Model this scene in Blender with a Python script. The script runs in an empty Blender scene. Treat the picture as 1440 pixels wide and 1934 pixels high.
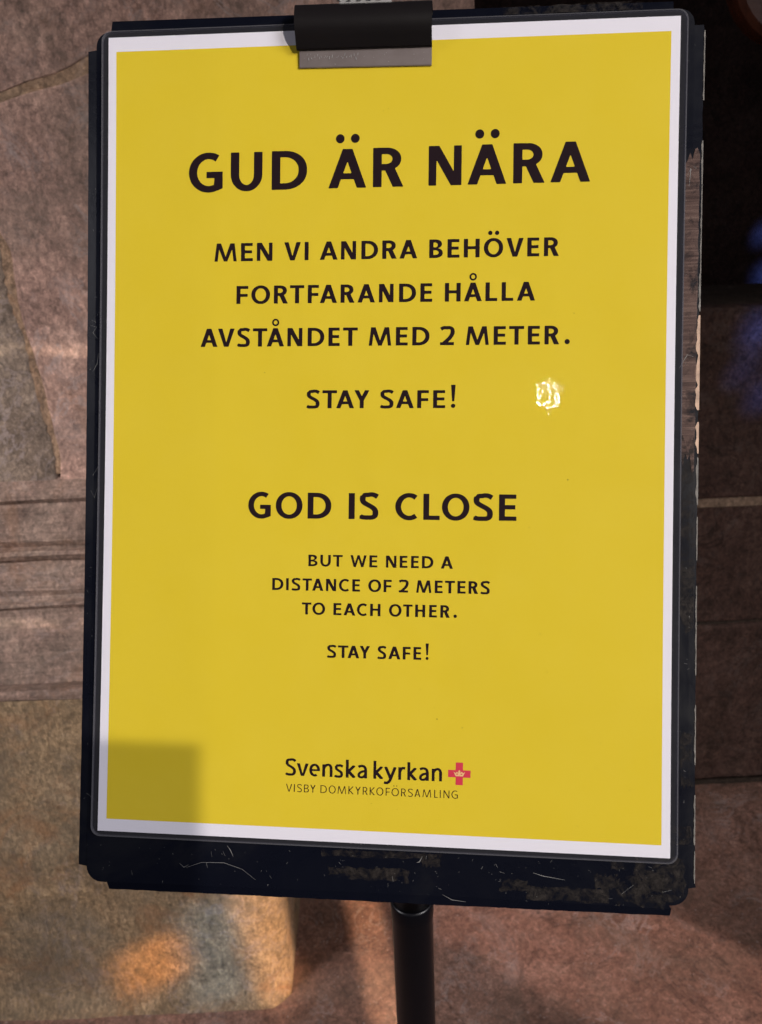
import bpy, bmesh, math, random
import numpy as np
from mathutils import Vector, Matrix, noise
from mathutils.geometry import tessellate_polygon
random.seed(7)
C = bpy.context.scene.collection
sc = bpy.context.scene

# ------------------------------------------------------------------ camera
CAM_Z = 1.60
F = 1560.0                                   # focal length for a 1440 px wide frame
up = Vector((-0.108, 2.476, 1.0)).normalized()          # world up seen from the camera
fw = Vector((0, 0, -1)); fw = (fw - up * fw.dot(up)).normalized()
rt = fw.cross(up)
R = Matrix((rt, fw, up))                     # camera space -> world
cam_d = bpy.data.cameras.new('camera'); cam = bpy.data.objects.new('camera', cam_d); C.objects.link(cam)
cam.matrix_world = Matrix.Translation((0, 0, CAM_Z)) @ R.to_4x4()
cam_d.sensor_fit = 'HORIZONTAL'; cam_d.sensor_width = 36; cam_d.lens = 36 * F / 1440
cam_d.clip_start = 0.02; cam_d.clip_end = 200
cam_d.dof.use_dof = True; cam_d.dof.focus_distance = 0.43; cam_d.dof.aperture_fstop = 26
sc.camera = cam
sc.view_settings.view_transform = 'Standard'; sc.view_settings.look = 'None'
sc.view_settings.exposure = 0.0; sc.view_settings.gamma = 1.0
sc.cycles.sample_clamp_indirect = 2.0; sc.cycles.caustics_reflective = False; sc.cycles.caustics_refractive = False
sc.cycles.max_bounces = 8; sc.cycles.transparent_max_bounces = 12

# ------------------------------------------------------------------ dim interior ambient
w = bpy.data.worlds.new('World'); sc.world = w; w.use_nodes = True
bg = w.node_tree.nodes['Background']
bg.inputs[0].default_value = (0.55, 0.53, 0.62, 1); bg.inputs[1].default_value = 0.07

# ------------------------------------------------------------------ lamps: the church windows, the coloured light that falls through them, and an added left fill
CAM = Vector((0, 0, CAM_Z))
def ray(px, py):
    return R @ Vector(((px - 720) / F, -(py - 967) / F, -1.0))
def on_wall(px, py, Y):                       # where the plane y = Y stands
    d = ray(px, py); return CAM + d * (Y / d.y)
def on_floor(px, py, z=0.0):
    d = ray(px, py); return CAM + d * ((z - CAM_Z) / d.z)
def area(name, loc, target, sx, sy, power, col, spread=180.0, roll=0.0):
    l = bpy.data.lights.new(name, 'AREA'); l.shape = 'RECTANGLE'; l.size = sx; l.size_y = sy
    l.energy = power; l.color = col; l.spread = math.radians(spread)
    o = bpy.data.objects.new(name, l); C.objects.link(o)
    d = (Vector(target) - Vector(loc)).normalized()
    o.matrix_world = Matrix.Translation(loc) @ d.to_track_quat('-Z', 'Y').to_matrix().to_4x4() @ Matrix.Rotation(math.radians(roll), 4, 'Z')
    return o
SUN = Vector((0.62, -0.86, 0.52)).normalized()
def beam(name, target, sx, sy, power, col, spread=2.2, dist=2.4, roll=0.0, d=SUN):
    return area(name, Vector(target) + d * dist, target, sx, sy, power, col, spread, roll)

# pose of the music stand's desk (camera space, from the sheet of A3 paper)
E1 = R @ Vector((0.99599939, -0.0132, 0.08837971)); E2 = R @ Vector((0.01340771, 0.99990857, -0.00175689))
EN = R @ Vector((-0.08834844, 0.00293483, 0.99608531)); T0 = CAM + R @ Vector((-2.35182078e-04, 3.97022757e-02, -4.26917872e-01))
def bow(v): return -3.0 * (1 - (v / 210.0) ** 2)
def PL(u, v, h=0.0):                          # millimetres on the desk -> world
    return T0 + (E1 * u + E2 * v + EN * (h + bow(v))) / 1000.0

#LIGHTS
area('window_light', (2.1, -1.3, 2.95), (-0.5, 0.9, 0.95), 0.95, 1.2, 8.0, (1.0, 0.955, 0.965), 60)
area('left_fill_light', (-2.7, -0.3, 2.6), (-0.75, 1.2, 0.85), 1.2, 1.2, 10, (0.97, 0.94, 0.98), 46)  # added soft fill aimed at the pillar, no known source on this side
kd = (EN + E1 * 0.75).normalized()            # low daylight from the right; lamp outlines shaped to leave the lower left dark
def ray_light(u0, u1, v0, v1, dens=2.05):
    wx, wy = (u1 - u0) * .8 / 1000, (v1 - v0) / 1000
    o = area('shaped_ray_light', PL((u0 + u1) / 2, (v0 + v1) / 2) + kd * 1.1, (0, 0, 0), wx, wy, dens * wx * wy, (1.0, 0.90, 0.78), 0.65)
    X = E2.cross(kd)
    o.matrix_world = Matrix.Translation(PL((u0 + u1) / 2, (v0 + v1) / 2) + kd * 1.1) @ Matrix((X, E2, kd)).transposed().to_4x4()
ray_light(-94.5, 172, -257, 238)
ray_light(-163, -94.5, -163.4, 238, 1.9)
gd = (EN + E1 * 0.110 + E2 * 0.139).normalized()
area('far_lamp', PL(84, 19) + gd * 3.0, PL(84, 19), 0.018, 0.024, 0.045, (1.0, 0.98, 0.95), 60)
beam('amber_pane_light', on_wall(285, 1822, 1.24), 0.10, 0.105, 0.08, (1.0, 0.47, 0.15), 1.9, d=Vector((.78, -.75, .58)).normalized(), roll=8)
def beam_along(name, p0, p1, width, power, col, spread=1.2, dist=2.4, d=SUN):
    """light through a tall pane: its patch runs from p0 to p1"""
    c = (Vector(p0) + Vector(p1)) / 2; Y = Vector(p0) - Vector(p1); Y -= d * Y.dot(d); L = Y.length; Y.normalize()
    o = area(name, c + d * dist, c, width, L, power, col, spread)
    o.matrix_world = Matrix.Translation(c + d * dist) @ Matrix((Y.cross(d), Y, d)).transposed().to_4x4(); return o
beam_along('peach_pane_light', on_wall(487, 1660, 1.24), on_wall(555, 1885, 1.24), 0.105, 0.21, (1.0, 0.66, 0.42), 1.6)
beam('blue_pane_light', on_wall(405, 1800, 1.24), 0.10, 0.24, 0.085, (0.25, 0.55, 1.0), 2.5)
beam_along('tan_pane_light', on_floor(672, 1640), on_floor(742, 1960), 0.055, 0.15, (1.0, 0.72, 0.48), 0.9)
beam_along('rose_pane_light', on_floor(1085, 1640), on_floor(1205, 1980), 0.80, 0.9, (1.0, 0.76, 0.68), 1.8)
for k, (px, py, s, Y) in enumerate(((1444, 440, .03, 3.3), (1446, 520, .05, 3.3), (1441, 620, .035, 1.85), (1446, 745, .02, 1.85), (1408, 700, .01, 1.85))):
    beam('cobalt_pane_light', on_wall(px, py, Y), s, s * 1.6, 0.035 * s / .06, (0.08, 0.2, 1.0), 3.0, 1.9)

# ------------------------------------------------------------------ helpers
def link(name, me, mat=None, parent=None):
    o = bpy.data.objects.new(name, me); C.objects.link(o)
    if mat:
        if isinstance(mat, (list, tuple)):
            for m in mat: me.materials.append(m)
        else: me.materials.append(mat)
    if parent:
        o.parent = parent; o.matrix_parent_inverse = parent.matrix_world.inverted()
    return o
def tag(o, label, cat, group=None, kind=None):
    o['label'] = label; o['category'] = cat
    if group: o['group'] = group
    if kind: o['kind'] = kind
    return o
def empty(name, loc):
    o = bpy.data.objects.new(name, None); C.objects.link(o); o.empty_display_size = 0.05
    o.matrix_world = Matrix.Translation(loc); return o
def mesh(name, vs, fs, smooth=False):
    me = bpy.data.meshes.new(name); me.from_pydata([tuple(v) for v in vs], [], fs); me.update()
    if smooth:
        for p in me.polygons: p.use_smooth = True
    return me
def rev(name, prof, axis0, axis1, n=40, smooth=True, mat=None, parent=None):
    """surface of revolution: prof = (radius, t) along axis0 -> axis1"""
    a = Vector(axis0); b = Vector(axis1); d = (b - a).normalized(); L = (b - a).length
    x = d.orthogonal().normalized(); y = d.cross(x); vs = []; fs = []
    for r, t in prof:
        for k in range(n):
            an = 2 * math.pi * k / n; vs.append(a + d * (t * L) + (x * math.cos(an) + y * math.sin(an)) * r)
    m = len(prof)
    for i in range(m - 1):
        for k in range(n):
            fs.append((i * n + k, i * n + (k + 1) % n, (i + 1) * n + (k + 1) % n, (i + 1) * n + k))
    fs.append(tuple(range(n))[::-1]); fs.append(tuple((m - 1) * n + k for k in range(n)))
    me = mesh(name, vs, fs, smooth)
    return link(name, me, mat, parent)

# ------------------------------------------------------------------ materials
def nt(name):
    m = bpy.data.materials.new(name); m.use_nodes = True; t = m.node_tree
    return m, t, t.nodes['Principled BSDF'], t.nodes['Material Output']
def node(t, typ, **kw):
    n = t.nodes.new(typ)
    for k, v in kw.items():
        if k in n.inputs: n.inputs[k].default_value = v
        else: setattr(n, k, v)
    return n
def ramp(t, src, stops, interp='LINEAR'):
    r = t.nodes.new('ShaderNodeValToRGB'); r.color_ramp.interpolation = interp
    els = r.color_ramp.elements
    while len(els) < len(stops): els.new(0.5)
    for e, (p, c) in zip(els, stops):
        e.position = p; e.color = (c, c, c, 1) if isinstance(c, (int, float)) else (*c, 1)
    t.links.new(src, r.inputs[0]); return r.outputs[0]
def mixc(t, fac, a, b, mode='MIX'):
    m = t.nodes.new('ShaderNodeMix'); m.data_type = 'RGBA'; m.blend_type = mode
    for s, v in ((0, fac), (6, a), (7, b)):
        if hasattr(v, 'is_linked'): t.links.new(v, m.inputs[s])
        elif isinstance(v, (int, float)) : m.inputs[s].default_value = v
        else: m.inputs[s].default_value = (*v, 1)
    return m.outputs[2]
def coords(t, scale=(1, 1, 1), rot=(0, 0, 0), loc=(0, 0, 0)):
    tc = t.nodes.new('ShaderNodeTexCoord'); mp = t.nodes.new('ShaderNodeMapping')
    mp.inputs['Scale'].default_value = scale; mp.inputs['Rotation'].default_value = rot; mp.inputs['Location'].default_value = loc
    t.links.new(tc.outputs['Object'], mp.inputs[0]); return mp.outputs[0]
def noi(t, vec, scale, detail=6, rough=0.6, dist=0.0):
    n = node(t, 'ShaderNodeTexNoise', Scale=scale, Detail=detail, Roughness=rough, Distortion=dist)
    t.links.new(vec, n.inputs['Vector']); return n.outputs['Fac']

def math_(t, op, a, b=None):
    m = t.nodes.new('ShaderNodeMath'); m.operation = op
    for k, v in enumerate((a, b)):
        if v is None: continue
        if hasattr(v, 'is_linked'): t.links.new(v, m.inputs[k])
        else: m.inputs[k].default_value = v
    return m.outputs[0]
def stone(name, dark, mid, light, pale=(0.42, 0.33, 0.30), streak=None, streak_amt=0.5, spots=0.5, bump=0.6, loc=(0, 0, 0), rough=0.75, pale_amt=0.5, rust=0.0, veins=0.5, green=0.0, fine_s=260.0, cracks=0.0):
    m, t, b, out = nt(name)
    v = coords(t, loc=loc)
    big = noi(t, v, 4.0, 6, 0.62, 0.9)
    med = noi(t, v, 17.0, 9, 0.72, 0.5)
    fine = noi(t, v, fine_s, 4, 0.75)
    spk = noi(t, v, 75.0, 6, 0.8, 0.3)
    col = ramp(t, big, [(0.36, dark), (0.5, mid), (0.64, light)])
    m2 = ramp(t, med, [(0.34, [c * 0.55 for c in dark]), (0.47, mid), (0.56, [c * 1.1 for c in mid]), (0.68, [min(1, c * 1.35) for c in light])])
    col = mixc(t, 0.55, col, m2)
    col = mixc(t, 0.95, col, ramp(t, spk, [(0.34, 0.58), (0.5, 1.0), (0.64, 1.38)]), 'MULTIPLY')
    vc = node(t, 'ShaderNodeTexVoronoi', Scale=190.0); t.links.new(coords(t, scale=(1, 1, .6), rot=(0, .5, 0), loc=loc), vc.inputs['Vector'])
    col = mixc(t, 0.75, col, ramp(t, vc.outputs['Color'], [(0.1, 0.68), (0.5, 1.0), (0.9, 1.34)]), 'MULTIPLY')
    col = mixc(t, 0.7, col, ramp(t, fine, [(0.33, 0.62), (0.5, 1.0), (0.68, 1.4)]), 'MULTIPLY')
    # pale fossil flecks in clusters
    vn = node(t, 'ShaderNodeTexVoronoi', Scale=110.0, feature='F1')
    t.links.new(coords(t, scale=(1, 1, 1.6), rot=(0, 0.5, 0.2), loc=loc), vn.inputs['Vector'])
    fl = ramp(t, vn.outputs['Distance'], [(0.12, 1.0), (0.30, 0.0)])
    gate = ramp(t, noi(t, v, 21.0, 6, 0.75, 0.6), [(0.54, 0.0), (0.62, 1.0)])
    col = mixc(t, math_(t, 'MULTIPLY', math_(t, 'MULTIPLY', fl, gate), spots), col, pale)
    # wandering pale veins and cloudy pale patches
    if veins:
        r = math_(t, 'ABSOLUTE', math_(t, 'SUBTRACT', noi(t, v, 6.5, 7, 0.68, 1.4), 0.5))
        vr = math_(t, 'MULTIPLY', ramp(t, r, [(0.004, 1.0), (0.022, 0.0)]), ramp(t, noi(t, v, 5.0, 3, .5), [(.48, 0.0), (.60, veins)]))
        col = mixc(t, vr, col, pale)
    pv = ramp(t, noi(t, v, 3.4, 9, 0.78, 1.8), [(0.56, 0.0), (0.70, pale_amt)])
    col = mixc(t, pv, col, pale)
    pit = ramp(t, noi(t, v, 48.0, 7, 0.8, 0.6), [(0.31, 0.85), (0.39, 0.0)])
    col = mixc(t, pit, col, [c * 0.35 for c in dark])
    if rust:
        col = mixc(t, ramp(t, noi(t, v, 6.0, 7, 0.75, 1.2), [(0.52, 0.0), (0.66, rust)]), col, (0.34, 0.15, 0.06))
    if green:
        col = mixc(t, ramp(t, noi(t, v, 3.1, 6, 0.7, .8), [(0.45, 0.0), (0.62, green)]), col, (0.13, 0.115, 0.085))
    h = mixc(t, 0.35, spk, med); h = mixc(t, 0.3, h, fine)
    if cracks:
        r2 = math_(t, 'ABSOLUTE', math_(t, 'SUBTRACT', noi(t, v, 3.0, 8, 0.6, 1.0), 0.52))
        ck = ramp(t, r2, [(0.002, cracks), (0.007, 0.0)])
        col = mixc(t, ck, col, [c * 0.25 for c in dark])
    if streak:
        st = noi(t, coords(t, scale=streak[0], rot=streak[1], loc=loc), 1.0, 6, 0.7, 0.25)
        sr = ramp(t, st, [(0.36, 1 - streak_amt), (0.5, 1.0), (0.66, 1 + streak_amt * 0.55)])
        col = mixc(t, 0.9, col, sr, 'MULTIPLY')
        h = mixc(t, 0.35, h, st)
    t.links.new(col, b.inputs['Base Color'])
    bp = node(t, 'ShaderNodeBump', Strength=bump, Distance=0.008); t.links.new(h, bp.inputs['Height'])
    t.links.new(bp.outputs[0], b.inputs['Normal'])
    b.inputs['Roughness'].default_value = rough; b.inputs['Specular IOR Level'].default_value = 0.35
    return m
def plain(name, col, rough=0.5, metal=0.0, bump=0.0, bscale=300, var=0.0, spec=0.5, coat=0.0):
    m, t, b, out = nt(name)
    b.inputs['Base Color'].default_value = (*col, 1); b.inputs['Roughness'].default_value = rough
    b.inputs['Metallic'].default_value = metal; b.inputs['Specular IOR Level'].default_value = spec
    b.inputs['Coat Weight'].default_value = coat
    if var:
        f = noi(t, coords(t), bscale * 0.2, 5, 0.65)
        t.links.new(mixc(t, var, col, ramp(t, f, [(0.35, [c * 0.5 for c in col]), (0.65, [min(1, c * 1.5) for c in col])])), b.inputs['Base Color'])
    if bump:
        bp = node(t, 'ShaderNodeBump', Strength=bump, Distance=0.001)
        t.links.new(noi(t, coords(t), bscale, 4, 0.6), bp.inputs['Height']); t.links.new(bp.outputs[0], b.inputs['Normal'])
    return m

M_shaft = stone('pillar_limestone', (0.251, 0.149, 0.115), (0.384, 0.232, 0.177), (0.522, 0.332, 0.252), streak=((70, 70, 26), (0, 0.30, 0)), streak_amt=0.22, spots=0.55, bump=0.8, rust=0.18, veins=.6, green=.35)
M_grey = stone('grey_limestone', (0.152, 0.109, 0.081), (0.249, 0.179, 0.128), (0.378, 0.285, 0.211), spots=0.8, bump=1.0, loc=(3, 1, 2), veins=.7, green=0)
M_plinth = stone('tooled_limestone', (0.167, 0.107, 0.055), (0.275, 0.184, 0.101), (0.390, 0.273, 0.161), streak=((190, 60, 26), (0, 0.14, 0)), streak_amt=0.22, spots=0.25, bump=1.0, loc=(1, 4, 2), rust=0.5, green=.5, veins=.3)
M_mould = stone('moulded_limestone', (0.145, 0.087, 0.064), (0.228, 0.145, 0.108), (0.325, 0.224, 0.166), streak=((14, 120, 200), (0, 0, 0)), streak_amt=0.30, spots=0.3, bump=0.9, loc=(6, 1, 2), rust=0.3, green=.3, veins=.2)
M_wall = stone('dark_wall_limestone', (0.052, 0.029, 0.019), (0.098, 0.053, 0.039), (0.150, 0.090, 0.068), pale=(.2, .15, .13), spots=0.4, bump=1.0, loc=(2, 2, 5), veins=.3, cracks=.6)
M_floor = stone('red_floor_limestone', (0.137, 0.066, 0.045), (0.226, 0.115, 0.081), (0.326, 0.188, 0.142), spots=0.9, bump=1.0, loc=(8, 3, 1), rough=0.55, pale_amt=0.35, veins=.5, green=.25, cracks=.5)
M_mortar = stone('pale_mortar', (0.300, 0.200, 0.135), (0.405, 0.280, 0.188), (0.495, 0.361, 0.244), spots=0.1, bump=0.8, veins=0)
M_ochre = stone('ochre_mortar', (0.270, 0.166, 0.099), (0.351, 0.220, 0.134), (0.459, 0.306, 0.192), spots=0.3, bump=1.0, loc=(5, 5, 5), rust=.5, veins=0)
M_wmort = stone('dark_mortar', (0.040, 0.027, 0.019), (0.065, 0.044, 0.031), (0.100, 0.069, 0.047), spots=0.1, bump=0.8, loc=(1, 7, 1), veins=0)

def ragged(pts, step, jit, seed):
    rnd = random.Random(seed); out = []
    n = len(pts); cen = sum((Vector(p) for p in pts), Vector()) / n
    for i in range(n):
        a = Vector(pts[i]); b = Vector(pts[(i + 1) % n]); L = (b - a).length; k = max(1, int(L / step))
        e = (b - a).normalized()
        for j in range(k):
            p = a.lerp(b, j / k)
            inw = (cen - p); inw -= e * inw.dot(e); inw.normalize()
            f = noise.noise(p * 9 + Vector((seed, 0, 0))) * 1.3 + rnd.uniform(-.5, .5) * .6
            out.append(p + inw * jit * (f + 0.25))
    return out
def slab(name, pts, nrm, thick, mat, parent, bev=0.006, step=0.02, jit=0.004, seed=1):
    nrm = Vector(nrm); rim = ragged(pts, step, jit, seed); n = len(rim)
    cen = sum(rim, Vector()) / n
    def inset(p, d):
        v = cen - p; return p + v.normalized() * d
    rings = [[p - nrm * thick for p in rim], [p - nrm * bev for p in rim],
             [inset(p, bev * .45) - nrm * bev * .3 for p in rim], [inset(p, bev * 1.3) for p in rim]]
    vs = [p for r in rings for p in r]; fs = []
    for r in range(3):
        for k in range(n):
            fs.append((r * n + k, r * n + (k + 1) % n, (r + 1) * n + (k + 1) % n, (r + 1) * n + k))
    fs.append(tuple(3 * n + k for k in range(n)))
    me = mesh(name, vs, fs); bm = bmesh.new(); bm.from_mesh(me); bmesh.ops.recalc_face_normals(bm, faces=bm.faces)
    bm.to_mesh(me); bm.free()
    return link(name, me, mat, parent)
def box(name, x0, x1, y0, y1, z0, z1, mat, parent=None):
    vs = [(x, y, z) for x in (x0, x1) for y in (y0, y1) for z in (z0, z1)]
    fs = [(0, 1, 3, 2), (4, 6, 7, 5), (0, 4, 5, 1), (2, 3, 7, 6), (0, 2, 6, 4), (1, 5, 7, 3)]
    return link(name, mesh(name, vs, fs), mat, parent)

# ------------------------------------------------------------------ floor
fl = link('floor', mesh('floor', [(-6, -4, -.012), (6, -4, -.012), (6, 6, -.012), (-6, 6, -.012)], [(0, 1, 2, 3)]), M_wmort)
fl['kind'] = 'structure'
k = 0
ys = [-1.9, -1.0, -0.05, 0.86, 1.845]
for r in range(4):
    xs = [-2.6 + .35 * (r % 2), -1.35 + .2 * r, -0.30 - (.25 if r != 3 else 0.0), 1.02 + .12 * (r % 2), 2.3]
    for c in range(4):
        if r == 3: xs = [-2.6, -1.25, 1.06, 1.75, 2.3]
        x0, x1, y0, y1 = xs[c], xs[c + 1], ys[r], ys[r + 1]
        g = .006
        slab('floor_slab', [(x0 + g, y0 + g, 0), (x1 - g, y0 + g, 0), (x1 - g, y1 - g, 0), (x0 + g, y1 - g, 0)], (0, 0, 1), .012, M_floor, fl, .004, .06, .003, 40 + k); k += 1

# ------------------------------------------------------------------ pillar with moulded base, left
YS, YP = 1.42, 1.24
pil = empty('stone_pillar', (-0.7, 1.5, 0))
tag(pil, 'reddish grey limestone pillar with moulded base, left behind the sign', 'pillar')
XR = -0.235
def wv(pts, Y): return [on_wall(x, y, Y) for x, y in pts]
FN = (0, -1, 0)
slab('stone_block', wv([(-420, -260), (900, -260), (900, 60), (480, 60), (165, 109), (100, 140), (-20, 182), (-420, 250)], YS), FN, .05, M_shaft, pil, .003, .02, .004, 3)
slab('stone_block', wv([(-30, 205), (60, 172), (165, 134), (480, 72), (900, 72), (850, 934), (112, 934), (112, 868), (90, 770), (66, 690), (38, 590), (14, 470), (-30, 395)], YS), FN, .05, M_shaft, pil, .003, .02, .004, 4)
slab('stone_block', wv([(-420, 280), (-34, 208), (-34, 398), (7, 472), (30, 592), (58, 694), (83, 774), (105, 868), (107, 934), (-420, 934)], YS), FN, .05, M_grey, pil, .004, .010, .007, 5)
zt = on_wall(0, -260, YS).z
mx0, mx1 = on_wall(-420, 500, YS).x, on_wall(850, 500, YS).x
box('mortar', mx0, mx1 - .01, YS + .0015, YS + .5, on_wall(0, 900, YS).z, zt - .02, M_ochre, pil)
# moulded courses: profile (pixel height at the left edge of the photograph, distance)
prof = [(905, 1.425), (928, 1.405), (938, 1.396), (947, 1.394), (954, 1.400), (1000, 1.385), (1025, 1.376), (1031, 1.378), (1036, 1.380), (1041, 1.371),
        (1045, 1.360), (1053, 1.357), (1059, 1.361), (1064, 1.366), (1073, 1.362), (1092, 1.350), (1118, 1.343), (1128, 1.345), (1137, 1.339),
        (1143, 1.328), (1149, 1.326), (1154, 1.331), (1165, 1.330), (1220, 1.306), (1280, 1.284), (1294, 1.279), (1299, 1.262), (1307, 1.246), (1318, 1.241), (1326, 1.240)]
def moulding(name, i0, i1, mat, bottom=None):
    pr = [(on_wall(0, py, Y).z, Y) for py, Y in prof[i0:i1 + 1]]
    nx = 46; x0 = -1.25; x1 = XR; vs = []; fs = []
    back = 1.62; m = len(pr) + 2
    for i in range(nx + 1):
        x = x0 + (x1 - x0) * i / nx
        vs.append((x, back, pr[0][0]))
        for j, (z, Y) in enumerate(pr):
            nn = noise.noise(Vector((x * 7, z * 40, i0))) * .0022 + noise.noise(Vector((x * 30, z * 90, 3))) * .0012
            vs.append((x, Y + nn, z + nn * .6))
        vs.append((x, back, pr[-1][0]))
    for i in range(nx):
        for j in range(m - 1):
            a = i * m + j; fs.append((a, a + 1, a + m + 1, a + m))
    fs.append(tuple(range(m))); fs.append(tuple(nx * m + q for q in range(m))[::-1])
    me = mesh(name, vs, fs)
    bm = bmesh.new(); bm.from_mesh(me); bmesh.ops.recalc_face_normals(bm, faces=bm.faces); bm.to_mesh(me); bm.free()
    return link(name, me, mat, pil)
moulding('base_moulding', 0, 8, M_mould)
moulding('base_moulding', 8, 18, M_mould)
moulding('base_moulding', 18, 25, M_mould)
moulding('base_moulding', 25, 29, M_mould)
# plinth block down to the floor, foot slightly spread
zb = on_wall(0, 1326, YP).z - .001
nx, nz = 60, 50; vs = []; fs = []
for i in range(nx + 1):
    x = -1.25 + (XR + 1.25) * i / nx
    for j in range(nz + 1):
        z = zb * (1 - j / nz)
        n_ = noise.noise(Vector((x * 5, z * 5, 2))) * .006 + noise.noise(Vector((x * 40, z * 9, 8))) * .0015
        foot = -.025 * max(0, 1 - z / .06) ** 1.5
        e = max(0, 1 - (XR - x) / .05)
        vs.append((x + (noise.noise(Vector((z * 20, 1, 1))) * .006 if i == nx else 0), YP + n_ + foot + .035 * e * e, z))
m = nz + 1
for i in range(nx):
    for j in range(nz):
        a = i * m + j; fs.append((a, a + 1, a + m + 1, a + m))
q = len(vs); vs += [(XR, 1.62, zb), (XR, 1.62, 0)]
fs.append(tuple([nx * m + j for j in range(m)] + [q + 1, q]))
link('plinth_block', mesh('plinth_block', vs, fs, True), M_plinth, pil)

# ------------------------------------------------------------------ dark wall, right
YW = 1.85
wl = empty('stone_wall', (0.7, YW, 0)); tag(wl, 'dark stone wall in shade with one pale mortar joint, right of the sign', 'wall')
def z_at(py): return on_wall(1380, py, YW).z
rows = [(0.004, z_at(1182)), (z_at(1176), z_at(957)), (z_at(943), z_at(580))]
cuts = [[-.4, .55, 1.25, 2.2], [-.4, .1, 1.1, 2.2], [-.4, .35, 1.4, 2.2]]
for i, ((z0, z1), cx) in enumerate(zip(rows, cuts)):
    dy = (0.0, .006, .003, .010, .004)[i]
    for j in range(3):
        a, b = cx[j] + .003, cx[j + 1] - .003
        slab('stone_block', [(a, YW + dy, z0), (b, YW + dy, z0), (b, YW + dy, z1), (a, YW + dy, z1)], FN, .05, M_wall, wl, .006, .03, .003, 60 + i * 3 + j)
box('joint_strip', -.38, 2.18, YW + .005, YW + .02, z_at(958), z_at(942), M_mortar, wl)
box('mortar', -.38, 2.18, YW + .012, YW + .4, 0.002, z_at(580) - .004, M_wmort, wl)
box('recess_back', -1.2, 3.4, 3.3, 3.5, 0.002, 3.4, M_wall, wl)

# ------------------------------------------------------------------ wooden end piece, top right corner
M_wood = plain('brown_wood', (0.10, 0.028, 0.012), .45, bump=.3, bscale=120, var=.6)
wd = empty('wooden_bench_end', on_wall(1480, -20, 1.5)); tag(wd, 'reddish brown rounded wooden piece at the top right corner', 'bench')
c0 = on_wall(1520, -65, 1.70)
ang = [math.radians(a) for a in range(0, 361, 10)][:-1]
vs = []; fs = []
rr = [(.108, .000), (.120, .006), (.124, .02), (.124, .04), (.120, .05)]
for r_, y_ in rr:
    for a in ang: vs.append((c0.x + r_ * math.cos(a) * 1.0, c0.y + y_, c0.z + r_ * math.sin(a)))
n = len(ang)
for i in range(4):
    for k in range(n): fs.append((i * n + k, (i + 1) * n + k, (i + 1) * n + (k + 1) % n, i * n + (k + 1) % n))
fs.append(tuple(range(n))); fs.append(tuple(4 * n + k for k in range(n))[::-1])
link('rounded_end', mesh('rounded_end', vs, fs), M_wood, wd)
box('rail', c0.x + .02, c0.x + .60, c0.y + .004, c0.y + .046, c0.z + .01, c0.z + .10, M_wood, wd)
box('upright', c0.x + .52, c0.x + .58, c0.y - .06, c0.y + .002, 0, c0.z + .09, M_wood, wd)

# ------------------------------------------------------------------ music stand
M_navy, t_, b_, o_ = nt('navy_lacquer')
f1 = noi(t_, coords(t_), 420, 5, .7); f2 = noi(t_, coords(t_), 14, 6, .7, .8)
cc = mixc(t_, ramp(t_, f2, [(.52, 0.0), (.66, .55)]), (0.0030, 0.0038, 0.0085), (0.0075, 0.0082, 0.0115))
cc = mixc(t_, ramp(t_, f1, [(.72, 0.0), (.78, .5)]), cc, (0.10, 0.095, 0.09))
t_.links.new(cc, b_.inputs['Base Color']); t_.links.new(ramp(t_, f2, [(.4, .26), (.65, .42)]), b_.inputs['Roughness']); b_.inputs['Specular IOR Level'].default_value = .18
bp_ = node(t_, 'ShaderNodeBump', Strength=.12, Distance=.001); t_.links.new(noi(t_, coords(t_), 60, 4, .6), bp_.inputs['Height']); t_.links.new(bp_.outputs[0], b_.inputs['Normal'])
M_pole = plain('black_tube_paint', (0.006, 0.006, 0.009), .36, bump=.05, bscale=200, spec=.7)
M_res, t_, b_, o_ = nt('residue_and_reflection')
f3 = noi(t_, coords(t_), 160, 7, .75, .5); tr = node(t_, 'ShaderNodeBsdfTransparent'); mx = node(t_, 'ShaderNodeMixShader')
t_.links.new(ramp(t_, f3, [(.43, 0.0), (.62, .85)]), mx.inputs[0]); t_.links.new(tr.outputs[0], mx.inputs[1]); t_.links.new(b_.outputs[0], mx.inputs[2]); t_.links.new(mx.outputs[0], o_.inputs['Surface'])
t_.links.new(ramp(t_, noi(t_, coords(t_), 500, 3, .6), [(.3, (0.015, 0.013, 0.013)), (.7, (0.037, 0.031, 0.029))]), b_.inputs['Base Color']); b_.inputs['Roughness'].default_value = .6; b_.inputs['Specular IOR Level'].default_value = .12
M_refl, t_, b_, o_ = nt('brown_reflection_tint')  # colour of the brown reflection painted on the desk
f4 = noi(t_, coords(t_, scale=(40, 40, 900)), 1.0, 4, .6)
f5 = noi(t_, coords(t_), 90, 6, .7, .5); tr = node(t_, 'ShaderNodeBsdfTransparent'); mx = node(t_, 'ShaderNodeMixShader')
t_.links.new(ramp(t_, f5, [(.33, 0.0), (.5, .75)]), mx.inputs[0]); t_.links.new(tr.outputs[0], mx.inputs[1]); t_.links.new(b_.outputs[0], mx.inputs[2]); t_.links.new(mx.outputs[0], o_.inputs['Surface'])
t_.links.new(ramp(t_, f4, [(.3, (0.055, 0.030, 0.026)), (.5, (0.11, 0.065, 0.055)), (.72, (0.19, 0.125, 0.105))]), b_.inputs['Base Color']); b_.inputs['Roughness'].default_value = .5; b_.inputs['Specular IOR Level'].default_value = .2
M_chip = plain('bare_edge', (0.50, 0.34, 0.25), .6, var=.5, bscale=900)
M_dull = plain('worn_edge', (0.15, 0.14, 0.13), .6, var=.8, bscale=1500)
M_scr = plain('scratched_paint', (0.20, 0.20, 0.20), .5)

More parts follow.
